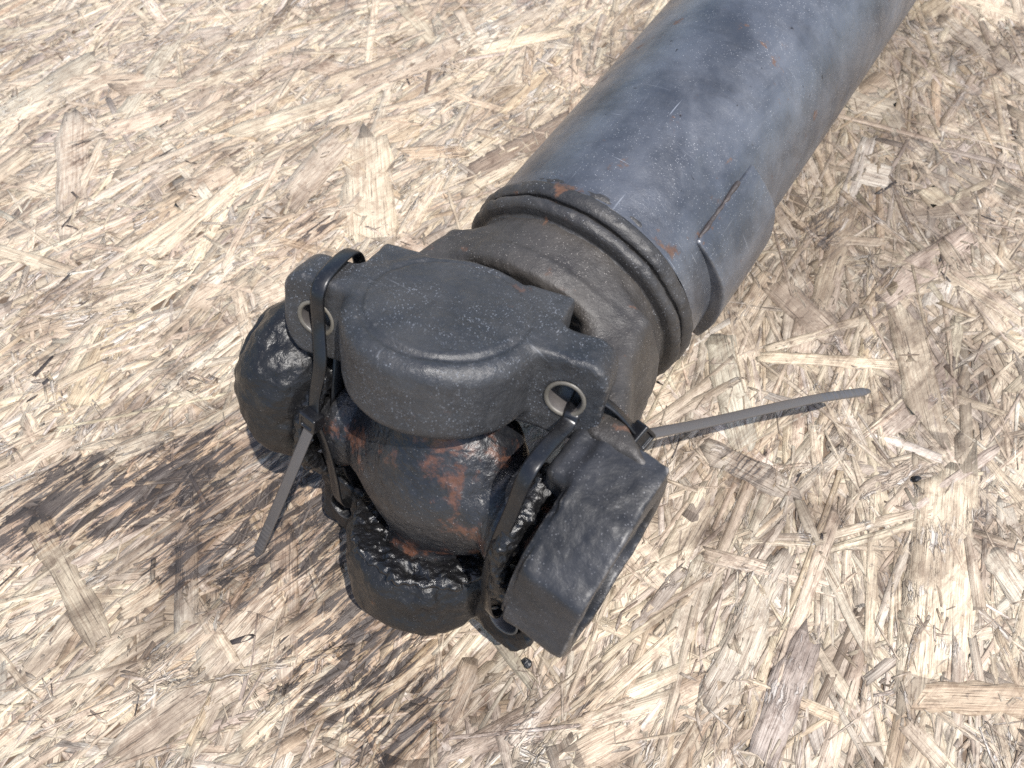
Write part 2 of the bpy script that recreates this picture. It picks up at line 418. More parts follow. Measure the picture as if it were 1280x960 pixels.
def mesh_from(name, verts, faces, uv=None, col=None, mat=None, smooth=False, bd=None):
    me = bpy.data.meshes.new(name)
    verts = np.asarray(verts, np.float32).reshape(-1, 3); faces = np.asarray(faces, np.int32)
    k = faces.shape[1]
    me.vertices.add(len(verts)); me.vertices.foreach_set('co', verts.ravel())
    me.loops.add(faces.size); me.loops.foreach_set('vertex_index', faces.ravel())
    me.polygons.add(len(faces)); me.polygons.foreach_set('loop_start', np.arange(0, faces.size, k, dtype=np.int32))
    if smooth: me.polygons.foreach_set('use_smooth', np.ones(len(faces), bool))
    if uv is not None:
        l = me.uv_layers.new(name='grain'); l.data.foreach_set('uv', np.asarray(uv, np.float32).reshape(-1, 2)[faces.ravel()].ravel())
    if bd is not None:
        l = me.uv_layers.new(name='border'); l.data.foreach_set('uv', np.asarray(bd, np.float32).reshape(-1, 2)[faces.ravel()].ravel())
    if col is not None:
        a = me.attributes.new('tint', 'FLOAT_COLOR', 'POINT'); a.data.foreach_set('color', np.asarray(col, np.float32).ravel())
    me.update(calc_edges=True)
    if mat: me.materials.append(mat)
    return me

def link(name, me, parent=None, **props):
    o = bpy.data.objects.new(name, me)
    COL.objects.link(o)
    if parent is not None: o.parent = parent
    for k, v in props.items(): o[k] = v
    return o

def empty(name, loc=(0, 0, 0), **props):
    o = link(name, None, None, **props); o.location = loc
    o.empty_display_size = .02
    return o

board = empty('strand_board', (0, 0, 0), kind='structure', label='weathered pale strand board with dark oil stains lying under the shaft', category='board')
# core slab
bx0, bx1, by0, by1, zt, zb = -.9, 1.1, -.6, 1.5, -.0009, -.018
cv = [(bx0, by0, zb), (bx1, by0, zb), (bx1, by1, zb), (bx0, by1, zb), (bx0, by0, zt), (bx1, by0, zt), (bx1, by1, zt), (bx0, by1, zt)]
cf = [(0, 3, 2, 1), (4, 5, 6, 7), (0, 1, 5, 4), (1, 2, 6, 5), (2, 3, 7, 6), (3, 0, 4, 7)]
link('panel_core', mesh_from('panel_core', cv, cf, mat=M['core']), board)

def orient(n, frac=.72, xs=None):
    """strand directions: mostly up to the right on the left-hand side, steeper towards the right"""
    a = rng.uniform(0, math.pi, n)
    k = rng.random(n) < frac
    m_ = np.full(n, .80) if xs is None else .72 + .95 * np.clip((xs + .02) / .26, 0, 1)
    sd = np.full(n, .34) if xs is None else .30 + .25 * np.clip((xs + .02) / .26, 0, 1)
    a[k] = (m_ + rng.normal(0, 1, n) * sd)[k]
    return a
def in_view(n):                                   # a spot on the part of the board in front of the lens
    y = np.sqrt(rng.uniform(0, 1, n)) ** 1.0 * .56 - .03
    x = rng.uniform(-1, 1, n) * (.225 + .32 * np.clip(y, 0, 1))
    return x, y
def in_rect(n, x0=-.62, x1=.62, y0=-.22, y1=.78):
    return rng.uniform(x0, x1, n), rng.uniform(y0, y1, n)

# the strands that show largest: each a part of its own
def add_strand_parts(cx, cy, ang, ln, wd, z, tone, th=.0005, roll_sd=.004):
    n = len(cx)
    v, f, uv, col, bd = strand_batch(cx, cy, ang, ln, wd, z, rng.normal(0, roll_sd, n), rng.normal(0, .0015, n), np.full(n, th), tone, 9, 5, .06)
    for i in range(n):
        link('strand', mesh_from('strand', v[i], f, uv[i], col[i], M['wood'], bd=bd[i]), board)
pl = np.array(PLACED)
add_strand_parts(pl[:, 0], pl[:, 1], pl[:, 2], pl[:, 3], pl[:, 4], rng.uniform(-.00016, -.00004, len(pl)), pl[:, 5].astype(int))
nr = 300 - len(pl)
x, y = in_view(nr)
add_strand_parts(x, y, orient(nr, .72, x), rng.uniform(.035, .10, nr), .0040 * 5.0 ** rng.random(nr), rng.uniform(-.00036, -.00010, nr),
                 rng.choice(6, nr, p=[.34, .24, .20, .06, .08, .08]))

# all the others: one mass
parts = []
def mass(n, area, l0, l1, w0, w1, z0, z1, roll, pitch, p, nst, ncol, th, frac=.6, jag=.07):
    x, y = area(n)
    l = l0 * (l1 / l0) ** rng.random(n); w = w0 * (w1 / w0) ** rng.random(n)
    w = np.minimum(w, l * .5)
    parts.append(strand_batch(x, y, orient(n, frac, x), l, w, rng.uniform(z0, z1, n), rng.normal(0, roll, n), rng.normal(0, pitch, n), np.full(n, th), rng.choice(7, n, p=p), nst, ncol, jag))
def outer(n):
    x, y = in_rect(n * 3, -.88, 1.08, -.58, 1.48)
    k = ~((abs(x) < .225 + .32 * np.clip(y, 0, 1)) & (y > -.03) & (y < .53))
    return x[k][:n], y[k][:n]
def outer_n(n):
    x, y = outer(n); return len(x)
xo, yo = outer(5600)
no = len(xo)
parts.append(strand_batch(xo, yo, orient(no, .72, xo), rng.uniform(.04, .10, no), rng.uniform(.007, .022, no), rng.uniform(-.0006, .0001, no), rng.normal(0, .006, no), rng.normal(0, .002, no), np.full(no, .0005), rng.choice(6, no, p=[.34, .24, .20, .06, .08, .08]), 5, 3, .07))
mass(6000, in_rect, .04, .11, .005, .014, -.00060, -.0004, .004, .001, [.32, .24, .28, .06, .05, .05, 0], 6, 3, .0004, .7)
mass(10000, in_rect, .035, .125, .0016, .0070, -.00040, -.00022, .004, .0012, [.36, .22, .24, .06, .05, .07, 0], 5, 3, .0003, .68)
mass(3500, in_rect, .012, .045, .0006, .0022, -.00036, -.00016, .010, .003, [.36, .20, .22, .08, .04, .10, 0], 4, 3, .00022, .62)
# rough patches where the surface has broken up into small chips, pale and dark mixed
pcx, pcy = in_rect(420)
prad = rng.uniform(.004, .016, 420)
def patches(n):
    k = rng.choice(420, n, p=prad ** 1.6 / (prad ** 1.6).sum())
    return pcx[k] + rng.normal(0, 1, n) * prad[k] * .6, pcy[k] + rng.normal(0, 1, n) * prad[k] * .6
mass(4000, patches, .005, .022, .0006, .0026, -.0003, .00008, .025, .008, [.22, .12, .16, .20, .04, .22, .04], 4, 3, .0003, .5, .15)
mass(4500, patches, .003, .010, .0004, .0016, -.0003, .00015, .07, .02, [.20, .12, .14, .20, .02, .27, .05], 3, 2, .00025, .4, .15)
mass(1500, in_rect, .003, .012, .0005, .0018, -.0004, .0001, .06, .02, [.30, .16, .18, .14, .03, .18, .01], 3, 2, .0002, .4, .15)
V, F, UVs, Cs, Bs, base = [], [], [], [], [], 0
for v, f, uv, col, bd in parts:
    n, k = v.shape[0], v.shape[1]
    V.append(v.reshape(-1, 3)); UVs.append(uv.reshape(-1, 2)); Cs.append(col.reshape(-1, 4)); Bs.append(bd.reshape(-1, 2))
    F.append((f[None] + (np.arange(n) * k)[:, None, None] + base).reshape(-1, 4)); base += n * k
link('small_strands', mesh_from('small_strands', np.concatenate(V), np.concatenate(F), np.concatenate(UVs), np.concatenate(Cs), M['wood'], bd=np.concatenate(Bs)), board, kind='stuff')
# ------------------------------------------------------------------ signed distance shapes -> meshes
_lat = np.random.default_rng(3).uniform(-1, 1, (48, 48, 48)).astype(np.float32)
def vnoise(x, y, z, scale, seed=0):
    """value noise, about -1..1"""
    out = 0
    def one(x, y, z):
        xi, yi, zi = np.floor(x).astype(np.int32), np.floor(y).astype(np.int32), np.floor(z).astype(np.int32)
        fx, fy, fz = x - xi, y - yi, z - zi
        fx, fy, fz = fx * fx * (3 - 2 * fx), fy * fy * (3 - 2 * fy), fz * fz * (3 - 2 * fz)
        g = lambda a, b, c: _lat[(xi + a) % 48, (yi + b) % 48, (zi + c) % 48]
        l = lambda p, q, t: p + (q - p) * t
        return l(l(l(g(0, 0, 0), g(1, 0, 0), fx), l(g(0, 1, 0), g(1, 1, 0), fx), fy),
                 l(l(g(0, 0, 1), g(1, 0, 1), fx), l(g(0, 1, 1), g(1, 1, 1), fx), fy), fz)
    return one(x * scale + seed * 7.3, y * scale + seed * 3.1, z * scale + seed * 5.7)
def fbm(x, y, z, scale, octs=3, seed=0):
    s, a, t = 0, 1.0, 0
    for i in range(octs):
        s = s + a * vnoise(x, y, z, scale * 2 ** i, seed + i); t += a; a *= .5
    return s / t
def smin(a, b, k):
    h = np.clip(.5 + .5 * (b - a) / k, 0, 1)
    return b + (a - b) * h - k * h * (1 - h)
def smax(a, b, k): return -smin(-a, -b, k)
def box(x, y, z, c, h, r=0.0):
    qx, qy, qz = abs(x - c[0]) - h[0] + r, abs(y - c[1]) - h[1] + r, abs(z - c[2]) - h[2] + r
    o = np.sqrt(np.maximum(qx, 0) ** 2 + np.maximum(qy, 0) ** 2 + np.maximum(qz, 0) ** 2)
    return o + np.minimum(np.maximum(qx, np.maximum(qy, qz)), 0) - r
def disc(a, b, t, rad, t0, t1, r=0.0):
    """cylinder round axis t (coordinate t), between t0 and t1, edge radius r"""
    d = np.sqrt(a * a + b * b) - rad + r
    e = abs(t - (t0 + t1) / 2) - (t1 - t0) / 2 + r
    return np.minimum(np.maximum(d, e), 0) + np.sqrt(np.maximum(d, 0) ** 2 + np.maximum(e, 0) ** 2) - r

def surface(name, fn, lo, hi, vox, mat, frame=None, shift=None):
    """mesh of the zero level of fn by surface nets; frame = three axis vectors (columns)"""
    ax = [np.arange(l, h + vox, vox, dtype=np.float32) for l, h in zip(lo, hi)]
    X, Y, Z = np.meshgrid(*ax, indexing='ij')
    D = fn(X, Y, Z).astype(np.float32)
    nx, ny, nz = D.shape
    s = D < 0
    cnt = np.zeros((nx - 1, ny - 1, nz - 1), np.int8)
    for i in (0, 1):
        for j in (0, 1):
            for k in (0, 1):
                cnt += s[i:nx - 1 + i, j:ny - 1 + j, k:nz - 1 + k]
    act = (cnt > 0) & (cnt < 8)
    idx = -np.ones(act.shape, np.int64)
    ci = np.argwhere(act); idx[act] = np.arange(len(ci))
    acc = np.zeros((len(ci), 3)); num = np.zeros(len(ci))
    corner = [(i, j, k) for i in (0, 1) for j in (0, 1) for k in (0, 1)]
    for a in corner:
        for d in range(3):
            if a[d]: continue
            b = list(a); b[d] = 1
            da = D[ci[:, 0] + a[0], ci[:, 1] + a[1], ci[:, 2] + a[2]]
            db = D[ci[:, 0] + b[0], ci[:, 1] + b[1], ci[:, 2] + b[2]]
            c = (da < 0) != (db < 0)
            t = np.where(c, da / np.where(c, da - db, 1), 0)
            p = np.array(a, float)[None] + t[:, None] * (np.arange(3) == d)[None]
            acc += np.where(c[:, None], p, 0); num += c
    pos = (ci + acc / num[:, None]) * vox + np.array(lo)
    F = []
    for d in range(3):
        e1, e2 = (d + 1) % 3, (d + 2) % 3
        sl0 = [slice(None)] * 3; sl1 = [slice(None)] * 3
        sl0[d] = slice(0, -1); sl1[d] = slice(1, None)
        ch = s[tuple(sl0)] != s[tuple(sl1)]
        e = np.argwhere(ch)
        ok = (e[:, e1] > 0) & (e[:, e2] > 0) & (e[:, e1] < D.shape[e1] - 1) & (e[:, e2] < D.shape[e2] - 1)
        e = e[ok]
        o1 = np.zeros(3, int); o1[e1] = 1; o2 = np.zeros(3, int); o2[e2] = 1
        q = [idx[tuple((e - o1 - o2).T)], idx[tuple((e - o2).T)], idx[tuple(e.T)], idx[tuple((e - o1).T)]]
        q = np.stack(q, 1)
        fl = s[tuple(e.T)]                      # inside at the near end: face outward along +d
        q = np.where(fl[:, None], q, q[:, ::-1])
        F.append(q)
    F = np.concatenate(F)
    if frame is not None:
        fr = np.array(frame, float)             # rows: images of x, y, z
        pos = pos @ fr
        if np.linalg.det(fr) < 0: F = F[:, ::-1]
    if shift is not None: pos = pos + np.array(shift)
    return mesh_from(name, pos, F, mat=mat, smooth=True)

def lathe(name, prof, mat, seg=160, axis_noise=0.0, a0=0.0, a1=2 * math.pi, disp=None):
    """revolve (u, r) round the y axis; disp(u, ang) -> radial offset"""
    prof = np.array(prof, float); n = len(prof)
    full = abs(a1 - a0 - 2 * math.pi) < 1e-6
    th = np.linspace(a0, a1, seg, endpoint=not full)
    uu = np.repeat(prof[:, 0][:, None], seg, 1); rr = np.repeat(prof[:, 1][:, None], seg, 1); tt = np.repeat(th[None], n, 0)
    if disp is not None: rr = rr + disp(uu, tt)
    v = np.stack([rr * np.sin(tt), uu, rr * np.cos(tt)], -1).reshape(-1, 3)
    i, j = np.meshgrid(np.arange(n - 1), np.arange(seg if full else seg - 1), indexing='ij')
    a = i * seg + j; b = i * seg + (j + 1) % seg
    f = np.stack([a, b, b + seg, a + seg], -1).reshape(-1, 4)
    return mesh_from(name, v, f, mat=mat, smooth=True)

# ------------------------------------------------------------------ frames (joint axes: x across, y along the shaft away from the lens, z up, rolled a little)
AZ, PHI, PSI = R(34.5), .132, .40
uW = np.array([math.sin(AZ), math.cos(AZ), 0]); vW = np.array([math.cos(AZ), -math.sin(AZ), 0]); wW = np.array([0, 0, 1.0])
T1 = math.cos(PHI) * vW + math.sin(PHI) * wW
NN = -math.sin(PHI) * vW + math.cos(PHI) * wW
JC = np.array([-.02825, .10826, .0800])           # centre of the joint in the world
root = empty('propeller_shaft', (JC[0], JC[1], 0.0), category='driveshaft',
             label='black greasy driveshaft end with universal joint, long blue grey tube lying on the board')
JM = Matrix(((T1[0], uW[0], NN[0], 0), (T1[1], uW[1], NN[1], 0), (T1[2], uW[2], NN[2], JC[2]), (0, 0, 0, 1)))
def jpart(name, me, parent=None, **props):
    o = link(name, me, None, **props)
    o.parent = parent or root
    if parent is None: o.matrix_local = JM
    return o
T2j = np.array([0, math.sin(PSI), math.cos(PSI)])          # cross pin that carries the two loose caps
Fj = np.array([0, -math.cos(PSI), math.sin(PSI)])          # front of the cross
T1j = np.array([1.0, 0, 0])

# ------------------------------------------------------------------ tube, weld ring, balance weight
RT = .0520
U0 = .0990
prof = []
us = np.concatenate([np.linspace(U0 + .006, U0 + .30, 300), np.linspace(U0 + .305, U0 + .95, 130)])
def tube_disp(u, t):
    x, z = np.sin(t), np.cos(t)
    d = .00010 * vnoise(x * .052, u, z * .052, 40, 1) + .00007 * vnoise(x * .052, u, z * .052, 160, 2)
    # a shallow dent with a raised lip on the upper right, by the weight
    du, dt = (u - (U0 + .052)) / .010, (t - R(38)) / R(7)
    d = d - .0009 * np.exp(-(du * du + dt * dt)) + .0005 * np.exp(-(((u - (U0 + .050)) / .014) ** 2 + ((t - R(30)) / R(2.5)) ** 2))
    return d
prof = [(u, RT) for u in us] + [(U0 + .951, RT - .001), (U0 + .951, .0)]
tube = jpart('tube', lathe('tube', prof, M['tube'], 260, disp=tube_disp))
# weld ring between tube and yoke: two rounded ridges with a crack between them
pr = [(-.0100, .0462), (-.0080, .0468)]
for k in np.linspace(0, math.pi, 11): pr.append((-.0046 - .0031 * math.cos(k), .0495 + .0033 * math.sin(k)))
pr += [(-.0013, .0498), (-.0011, .0508)]
for k in np.linspace(.25, math.pi, 11): pr.append((.0024 - .0036 * math.cos(k), .0514 + .0024 * math.sin(k)))
pr += [(.0080, .0519), (.0095, .0516)]
pr2 = []
for (a, b), (c, d) in zip(pr[:-1], pr[1:]):
    for q in np.linspace(0, 1, 3, endpoint=False): pr2.append((U0 + a + (c - a) * q, b + (d - b) * q))
pr2.append((U0 + pr[-1][0], pr[-1][1]))
jpart('weld_ring', lathe('weld_ring', pr2, M['ring'], 360, disp=lambda u, t: .00085 * fbm(np.sin(t) * .05, u, np.cos(t) * .05, 90, 3, 4) + .00035 * vnoise(np.sin(t) * .05, u, np.cos(t) * .05, 420, 6)))
# balance weight: a curved plate welded on the right-hand flank
wa0, wa1, wu0, wu1 = R(54), R(122), U0 + .023, U0 + .072
def weight_fn(x, y, z):
    r = np.sqrt(x * x + z * z); t = np.arctan2(x, z)
    d = np.maximum(np.maximum(r - RT - .0075, RT - .004 - r), np.maximum((wa0 - t) * r, (t - wa1) * r))
    d = smax(d, np.maximum(wu0 - y, y - wu1), .0008)
    d = smax(d, r - RT - .0010 - .0048 * np.clip((t - wa0) / .45, 0, 1), .0012)
    return d + .00012 * vnoise(x, y, z, 250, 3)
weight = jpart('balance_weight', surface('balance_weight', weight_fn, (.02, wu0 - .003, -.04), (.062, wu1 + .003, .045), .0007, M['tube']))
wv = []
def weld_fn(x, y, z):
    r = np.sqrt(x * x + z * z); t = np.arctan2(x, z)
    a = (t - wa0 - .004) * RT; b = r - RT - .0004
    d = np.sqrt(a * a + b * b) - .0009 * (1 + .75 * fbm(x, y, z, 210, 3, 8)) - .0004 * vnoise(x, y, z, 300, 5)
    return smax(d, np.maximum(wu0 + .002 - y, y - wu1 + .012), .001)
w2 = jpart('weld_bead', surface('weld_bead', weld_fn, (.030, wu0 - .001, .020), (.055, wu1, .045), .00055, M['weld']), weight)

# ------------------------------------------------------------------ yoke
def yoke_fn(x, y, z):
    r = np.sqrt(x * x + z * z)
    # round neck with a shoulder; radius shrinks towards the weld ring
    prof_r = np.interp(y, [.060, .066, .0735, .0755, .084, .090], [.0465, .0490, .0494, .0482, .0474, .0468])
    neck = smax(r - prof_r, np.maximum(.0640 - y, y - .093), .004)
    # hollow throat behind the cross
    neck = smax(neck, -(np.sqrt((y - .050) ** 2 + z * z + (x * .8) ** 2) - .030), .006)
    ax = abs(x)
    # fork arms, leaning outwards towards the bearing seats
    cxm = np.interp(y, [.018, .0245, .034, .046, .060, .075], [.0650, .0640, .0525, .0465, .0400, .036])
    hw = np.interp(y, [.018, .0245, .034, .046, .060, .075], [.0130, .0130, .0112, .0110, .0110, .012])
    hz = np.interp(y, [.018, .034, .060, .075], [.0355, .035, .036, .034])
    zc = np.interp(y, [.018, .034, .060], [.0070, .0055, .0])
    qx, qz = abs(ax - cxm) - hw + .006, abs(z - zc) - hz + .006
    arm = np.sqrt(np.maximum(qx, 0) ** 2 + np.maximum(qz, 0) ** 2) + np.minimum(np.maximum(qx, qz), 0) - .006
    arm = smax(arm, np.maximum(.0235 - y, y - .080), .0035)
    d = smin(neck, arm, .010)
    d = smax(d, -(disc(y - .0, z, ax, .0250, .0, .055, .003)), .003)
    return d + .00055 * fbm(x, y, z, 90, 3, 9) + .0002 * vnoise(x, y, z, 330, 12)
yoke = jpart('yoke', surface('yoke', yoke_fn, (-.080, .012, -.058), (.080, .097, .058), .0009, M['neck']))

# ------------------------------------------------------------------ cross
def cross_fn(x, y, z):          # x: T1, y: front, z: pin of the loose caps
    d = np.sqrt(x * x + (y * 1.12) ** 2 + z * z) - .0285
    for a, b, t in ((y, z, x), (x, y, z)):
        at = abs(t)
        rad = np.interp(at, [0, .02, .032, .037, .0375, .07], [.023, .0215, .0185, .0205, .0215, .0215])
        arm = smax(np.sqrt(a * a + b * b) - rad, at - .0425, .002)
        pin = smax(np.sqrt(a * a + b * b) - .0165, at - .066, .002)
        d = smin(d, np.minimum(arm, pin), .009)
    # forged web between the pins, dished in front
    web = box(x, y, z, (0, -.002, 0), (.031, .017, .031), .014)
    d = smin(d, web, .008)
    return d + .0011 * fbm(x, y, z, 70, 4, 21) + .00025 * vnoise(x, y, z, 380, 2)
cross = jpart('cross', surface('cross', cross_fn, (-.07, -.038, -.07), (.07, .038, .07), .0009, M['cross'], (T1j, Fj, T2j)))

# ------------------------------------------------------------------ bearing caps
HX, HZ, HY = .0455, .0560, .006
HR = .0059
def cap_fn(seed, lump, hole=True, cavity=False, rad=.0345, z0=.0425, z1=.0730, fil=.006, rear=True, hx=HX, recess=0.0, wings=True, seal=None, shoulder=False, facets=()):
    def fn(x, y, z):
        d = disc(x, y, z, rad, z0, z1, fil)
        zz = disc(x, y, z, .0270, z1 - .004, z1 + .0009, .0016)
        if rear:                    # flat keyed back with two square shoulders
            back = box(x, y, z, (0, -.0135, (z0 + z1) / 2 - .0002), (.0365, .0150, (z1 - z0) / 2 - .0004), .0016)
            slot = box(x, y, z, (0, -.0325, z1), (.0190, .0075, .012), .002)
            back = smax(back, -slot, .002)
            d = smin(d, back, .0022)
        ax = abs(x)
        # wings: rounded plates that carry the bolt holes
        q = np.sqrt(np.maximum(ax - hx - .0040, 0) ** 2 + np.maximum(abs(z - HZ + .0003) - .0078, 0) ** 2) - .0088
        wing = smax(q, np.maximum(y - HY, -.0105 - y), .0025)
        if wings: d = smin(d, wing, .0030)
        if hole and wings:
            d = smax(d, -(np.sqrt((ax - hx) ** 2 + (z - HZ) ** 2) - HR), .0014)
        d = smin(d, zz, .0008)
        g = np.sqrt(x * x + y * y)
        d = d + .0007 * np.exp(-((g - .0280) / .0010) ** 2) * (z > z1 - .003)
        if cavity:                  # the cup that runs on the pin, open towards the cross
            d = smax(d, -disc(x, y, z, .0243, .0, .0665, .003), .002)
        if shoulder:
            d = smin(d, box(x, y, z, (-.0165, -.0165, .0560), (.0175, .0120, .0140), .004), .005)
            d = smax(d, z - z1, .0015)
        for (fx_, fy_, fd_) in facets: d = smax(d, x * fx_ + y * fy_ - fd_, .0012)
        if seal: d = np.minimum(d, disc(x, y, z, rad - .0035, seal, z0 + .002, .0012))
        if recess:
            d = smax(d, -disc(x - .0030, y, z, .0280, z1 - recess, z1 + .02, .002), .0016)
        return d + lump * fbm(x, y, z, 85, 4, seed) + .00022 * fbm(x, y, z, 300, 2, seed + 3)
    return fn
def frame(axis, front, spin=0.0, tip=0.0):
    """rows x, y, z of a cap whose pin points along axis and whose bolt faces look along front"""
    axis = np.array(axis, float); front = np.array(front, float)
    x = np.cross(axis, front)
    xs, fs = math.cos(spin) * x + math.sin(spin) * front, -math.sin(spin) * x + math.cos(spin) * front
    return np.array([xs, fs, axis])
def move(me, dv):
    n = len(me.vertices); co = np.empty(n * 3, np.float32); me.vertices.foreach_get('co', co)
    me.vertices.foreach_set('co', (co.reshape(-1, 3) + np.array(dv, np.float32)).ravel()); me.update()
lo, hi = (-.064, -.036, .030), (.064, .040, .078)
def rim(frame_, sx, dv=(0, 0, 0), r0=.0059, r1=.0072, mat='bright', y=HY, depth=.012):
    """bright machined lip of a bolt hole with the sleeve behind it"""
    n = 40; th = np.linspace(0, 2 * math.pi, n, endpoint=False)
    prof_ = [(r1, y + .0001), (r1 - .0002, y + .0005), (r0 + .0002, y + .0005), (r0 - .0003, y), (r0 - .0003, y - depth)]
    v = np.array([[sx * HX + r * math.cos(t), yy, HZ + r * math.sin(t)] for r, yy in prof_ for t in th])
    f = [(i * n + j, i * n + (j + 1) % n, (i + 1) * n + (j + 1) % n, (i + 1) * n + j) for i in range(len(prof_) - 1) for j in range(n)]
    v = v @ frame_ + np.array(dv)
    me = mesh_from('bolt_hole_rim', v, f, mat=M[mat], smooth=False)
    if mat == 'bright':
        me.materials.append(M['sleeve'])
        for p in me.polygons:
            if p.index >= 3 * n: p.material_index = 1
    return me

fr_top = frame(T2j, Fj, -.26)
if fr_top[0][0] < 0: pass
cap_top = jpart('bearing_cap', surface('bearing_cap', cap_fn(31, .00060, cavity=True), lo, hi, .0007, M['cap_top'], fr_top, -.002 * fr_top[0]), label='dry dusty bearing cap facing up')
jpart('bolt_hole_rim', rim(fr_top, 1, -.002 * fr_top[0]), cap_top); jpart('bolt_hole_rim', rim(fr_top, -1, -.002 * fr_top[0]), cap_top)
fr_bot = frame(-T2j, Fj, -.02)
dv_bot = -.002 * T1j
cap_bot = jpart('bearing_cap', surface('bearing_cap', cap_fn(44, .0030, z0=.0345, cavity=True, rear=True, fil=.012), lo, hi, .0007, M['cap_wet'], fr_bot, dv_bot), label='wet greasy bearing cap resting on the board')
jpart('bolt_hole_rim', rim(fr_bot, -1, dv_bot, r0=.0064, r1=.0072), cap_bot); jpart('bolt_hole_rim', rim(fr_bot, 1, dv_bot, r0=.0064, r1=.0072, mat='cap_wet'), cap_bot)
uf = np.array([0, -1.0, 0])
def D3(*a): return np.array(a, float)
lo2, hi2 = (-.062, -.036, .030), (.062, .044, .084)
cap_r = jpart('bearing_cap', surface('bearing_cap', cap_fn(57, .0008, hole=False, rad=.0365, z0=.0525, z1=.0765, fil=.003, wings=False, recess=.010, seal=.0505, shoulder=True, facets=((-.94, .34, .0335), (-.42, .91, .0335), (.30, .954, .0340), (-1.0, -.03, .0362), (.94, .34, .0335))), lo2, hi2, .0008, M['cap_side'], frame(T1j * math.cos(.10) + D3(0, 0, -1) * math.sin(.10), uf), (.0035, .0, .011)), label='oily bearing cap with open round end')
cap_l = jpart('bearing_cap', surface('bearing_cap', cap_fn(63, .0026, hole=False, rad=.0365, z0=.0450, z1=.0790, fil=.018, wings=False, rear=False), lo2, hi2, .0008, M['cap_wet'], frame(-T1j, uf), (-.003, .004, .009)), label='rounded bearing cap thick with black grease')

def crud_fn(x, y, z):
    g = np.sqrt(x * x + y * y)
    d = np.sqrt((g - .0245) ** 2 + ((z - .0365) * 1.25) ** 2) - .0052
    d2 = np.sqrt((g - .030) ** 2 + ((z - .0345) * 1.8) ** 2) - .0030
    d = smin(d, d2, .003)
    return d + .0034 * fbm(x, y, z, 150, 4, 71) + .0007 * vnoise(x, y, z, 600, 73)
jpart('grease', surface('grease', crud_fn, (-.042, -.042, .024), (.042, .042, .048), .0007, M['crud'], fr_bot), cap_bot, label='wet gritty black grease squeezed out round the pin')
def crud2_fn(x, y, z):
    g = np.sqrt(x * x + y * y)
    d = np.sqrt((g - .0255) ** 2 + ((z - .047) * 1.1) ** 2) - .0046
    return d + .0034 * fbm(x, y, z, 140, 4, 81) + .0007 * vnoise(x, y, z, 600, 83)
jpart('grease', surface('grease', crud2_fn, (-.042, -.042, .034), (.042, .042, .060), .0007, M['crud'], frame(T1j, uf)), cap_r)
jpart('grease', surface('grease', crud2_fn, (-.042, -.042, .034), (.042, .042, .060), .0007, M['crud'], frame(-T1j, uf)), cap_l)

# ------------------------------------------------------------------ cable ties
def spline(pts, n):
    p = np.array(pts, float); p = np.concatenate([2 * p[:1] - p[1:2], p, 2 * p[-1:] - p[-2:-1]])
    out = []
    m = len(p) - 3
    for i in range(m):
        for t in np.linspace(0, 1, n, endpoint=False):
            a, b, c, d = p[i:i + 4]
            out.append(.5 * (2 * b + (c - a) * t + (2 * a - 5 * b + 4 * c - d) * t * t + (3 * b - a - 3 * c + d) * t ** 3))
    out.append(p[-2]); return np.array(out)
def ribbon(name, pts, face, mat, width=.0048, th=.0012, n=10, ridge=None, taper=0):
    """flat nylon strap along pts; face = which way its flat side looks (one vector per point)"""
    c = spline(pts, n); fv = spline(face, n)
    tan = np.gradient(c, axis=0); tan /= np.linalg.norm(tan, axis=1)[:, None]
    fv = fv - (fv * tan).sum(1)[:, None] * tan; fv /= np.linalg.norm(fv, axis=1)[:, None]
    sd = np.cross(tan, fv)
    L = np.concatenate([[0], np.cumsum(np.linalg.norm(np.diff(c, axis=0), axis=1))]); tot = L[-1]
    w = np.full(len(c), width / 2)
    if taper: w = w * np.clip(.45 + .55 * (tot - L) / taper, .45, 1)
    hgt = np.full(len(c), th / 2)
    if ridge: hgt = hgt + np.where(L > tot - ridge, .00055 * (np.sin(L * 2 * math.pi / .0030) > .1), 0)
    k = .72
    sec = [(-1, -.5), (-1, .5), (-k, 1), (k, 1), (1, .5), (1, -.5), (k, -1), (-k, -1)]
    v = np.stack([c + sd * (w * a)[:, None] + fv * (hgt * b)[:, None] for a, b in sec], 1).reshape(-1, 3)
    m = len(sec); f = []
    for i in range(len(c) - 1):
        for j in range(m):
            f.append((i * m + j, i * m + (j + 1) % m, (i + 1) * m + (j + 1) % m, (i + 1) * m + j))
    e = (len(c) - 1) * m
    for b in (0, e): f += [(b, b + 1, b + 2, b + 3), (b, b + 3, b + 4, b + 7), (b + 4, b + 5, b + 6, b + 7)]
    return mesh_from(name, v, f, mat=mat)
def tie_head(name, c, along, face, mat):
    along = np.array(along, float); along /= np.linalg.norm(along)
    face = np.array(face, float); face -= (face @ along) * along; face /= np.linalg.norm(face)
    sd = np.cross(along, face); fr = np.array([sd, along, face])
    def fn(x, y, z):
        d = box(x, y, z, (0, 0, 0), (.0040, .0036, .0029), .0007)
        return smax(d, -box(x, y, z, (0, -.0002, .0030), (.0026, .0020, .0009), .0002), .0003)
    me = surface(name, fn, (-.005, -.005, -.004), (.005, .005, .004), .00035, mat, fr)
    move(me, c); return me
def tie(label, loc):
    o = empty('cable_tie', (0, 0, 0), label=label, category='cable tie', group='black cable ties holding the loose bearing caps')
    o.matrix_world = Matrix.Translation((JC[0], JC[1], 0)) @ JM
    return o
D = lambda *a: np.array(a, float)
t = tie('black cable tie through the left bolt holes, tail hanging over stained board', None)
f0 = Fj
up = T2j
def inc(fr, x, y, z): return tuple(np.array([x, y, z]) @ fr)     # a point given in a cap's own frame
fx, ff, fz = fr_top
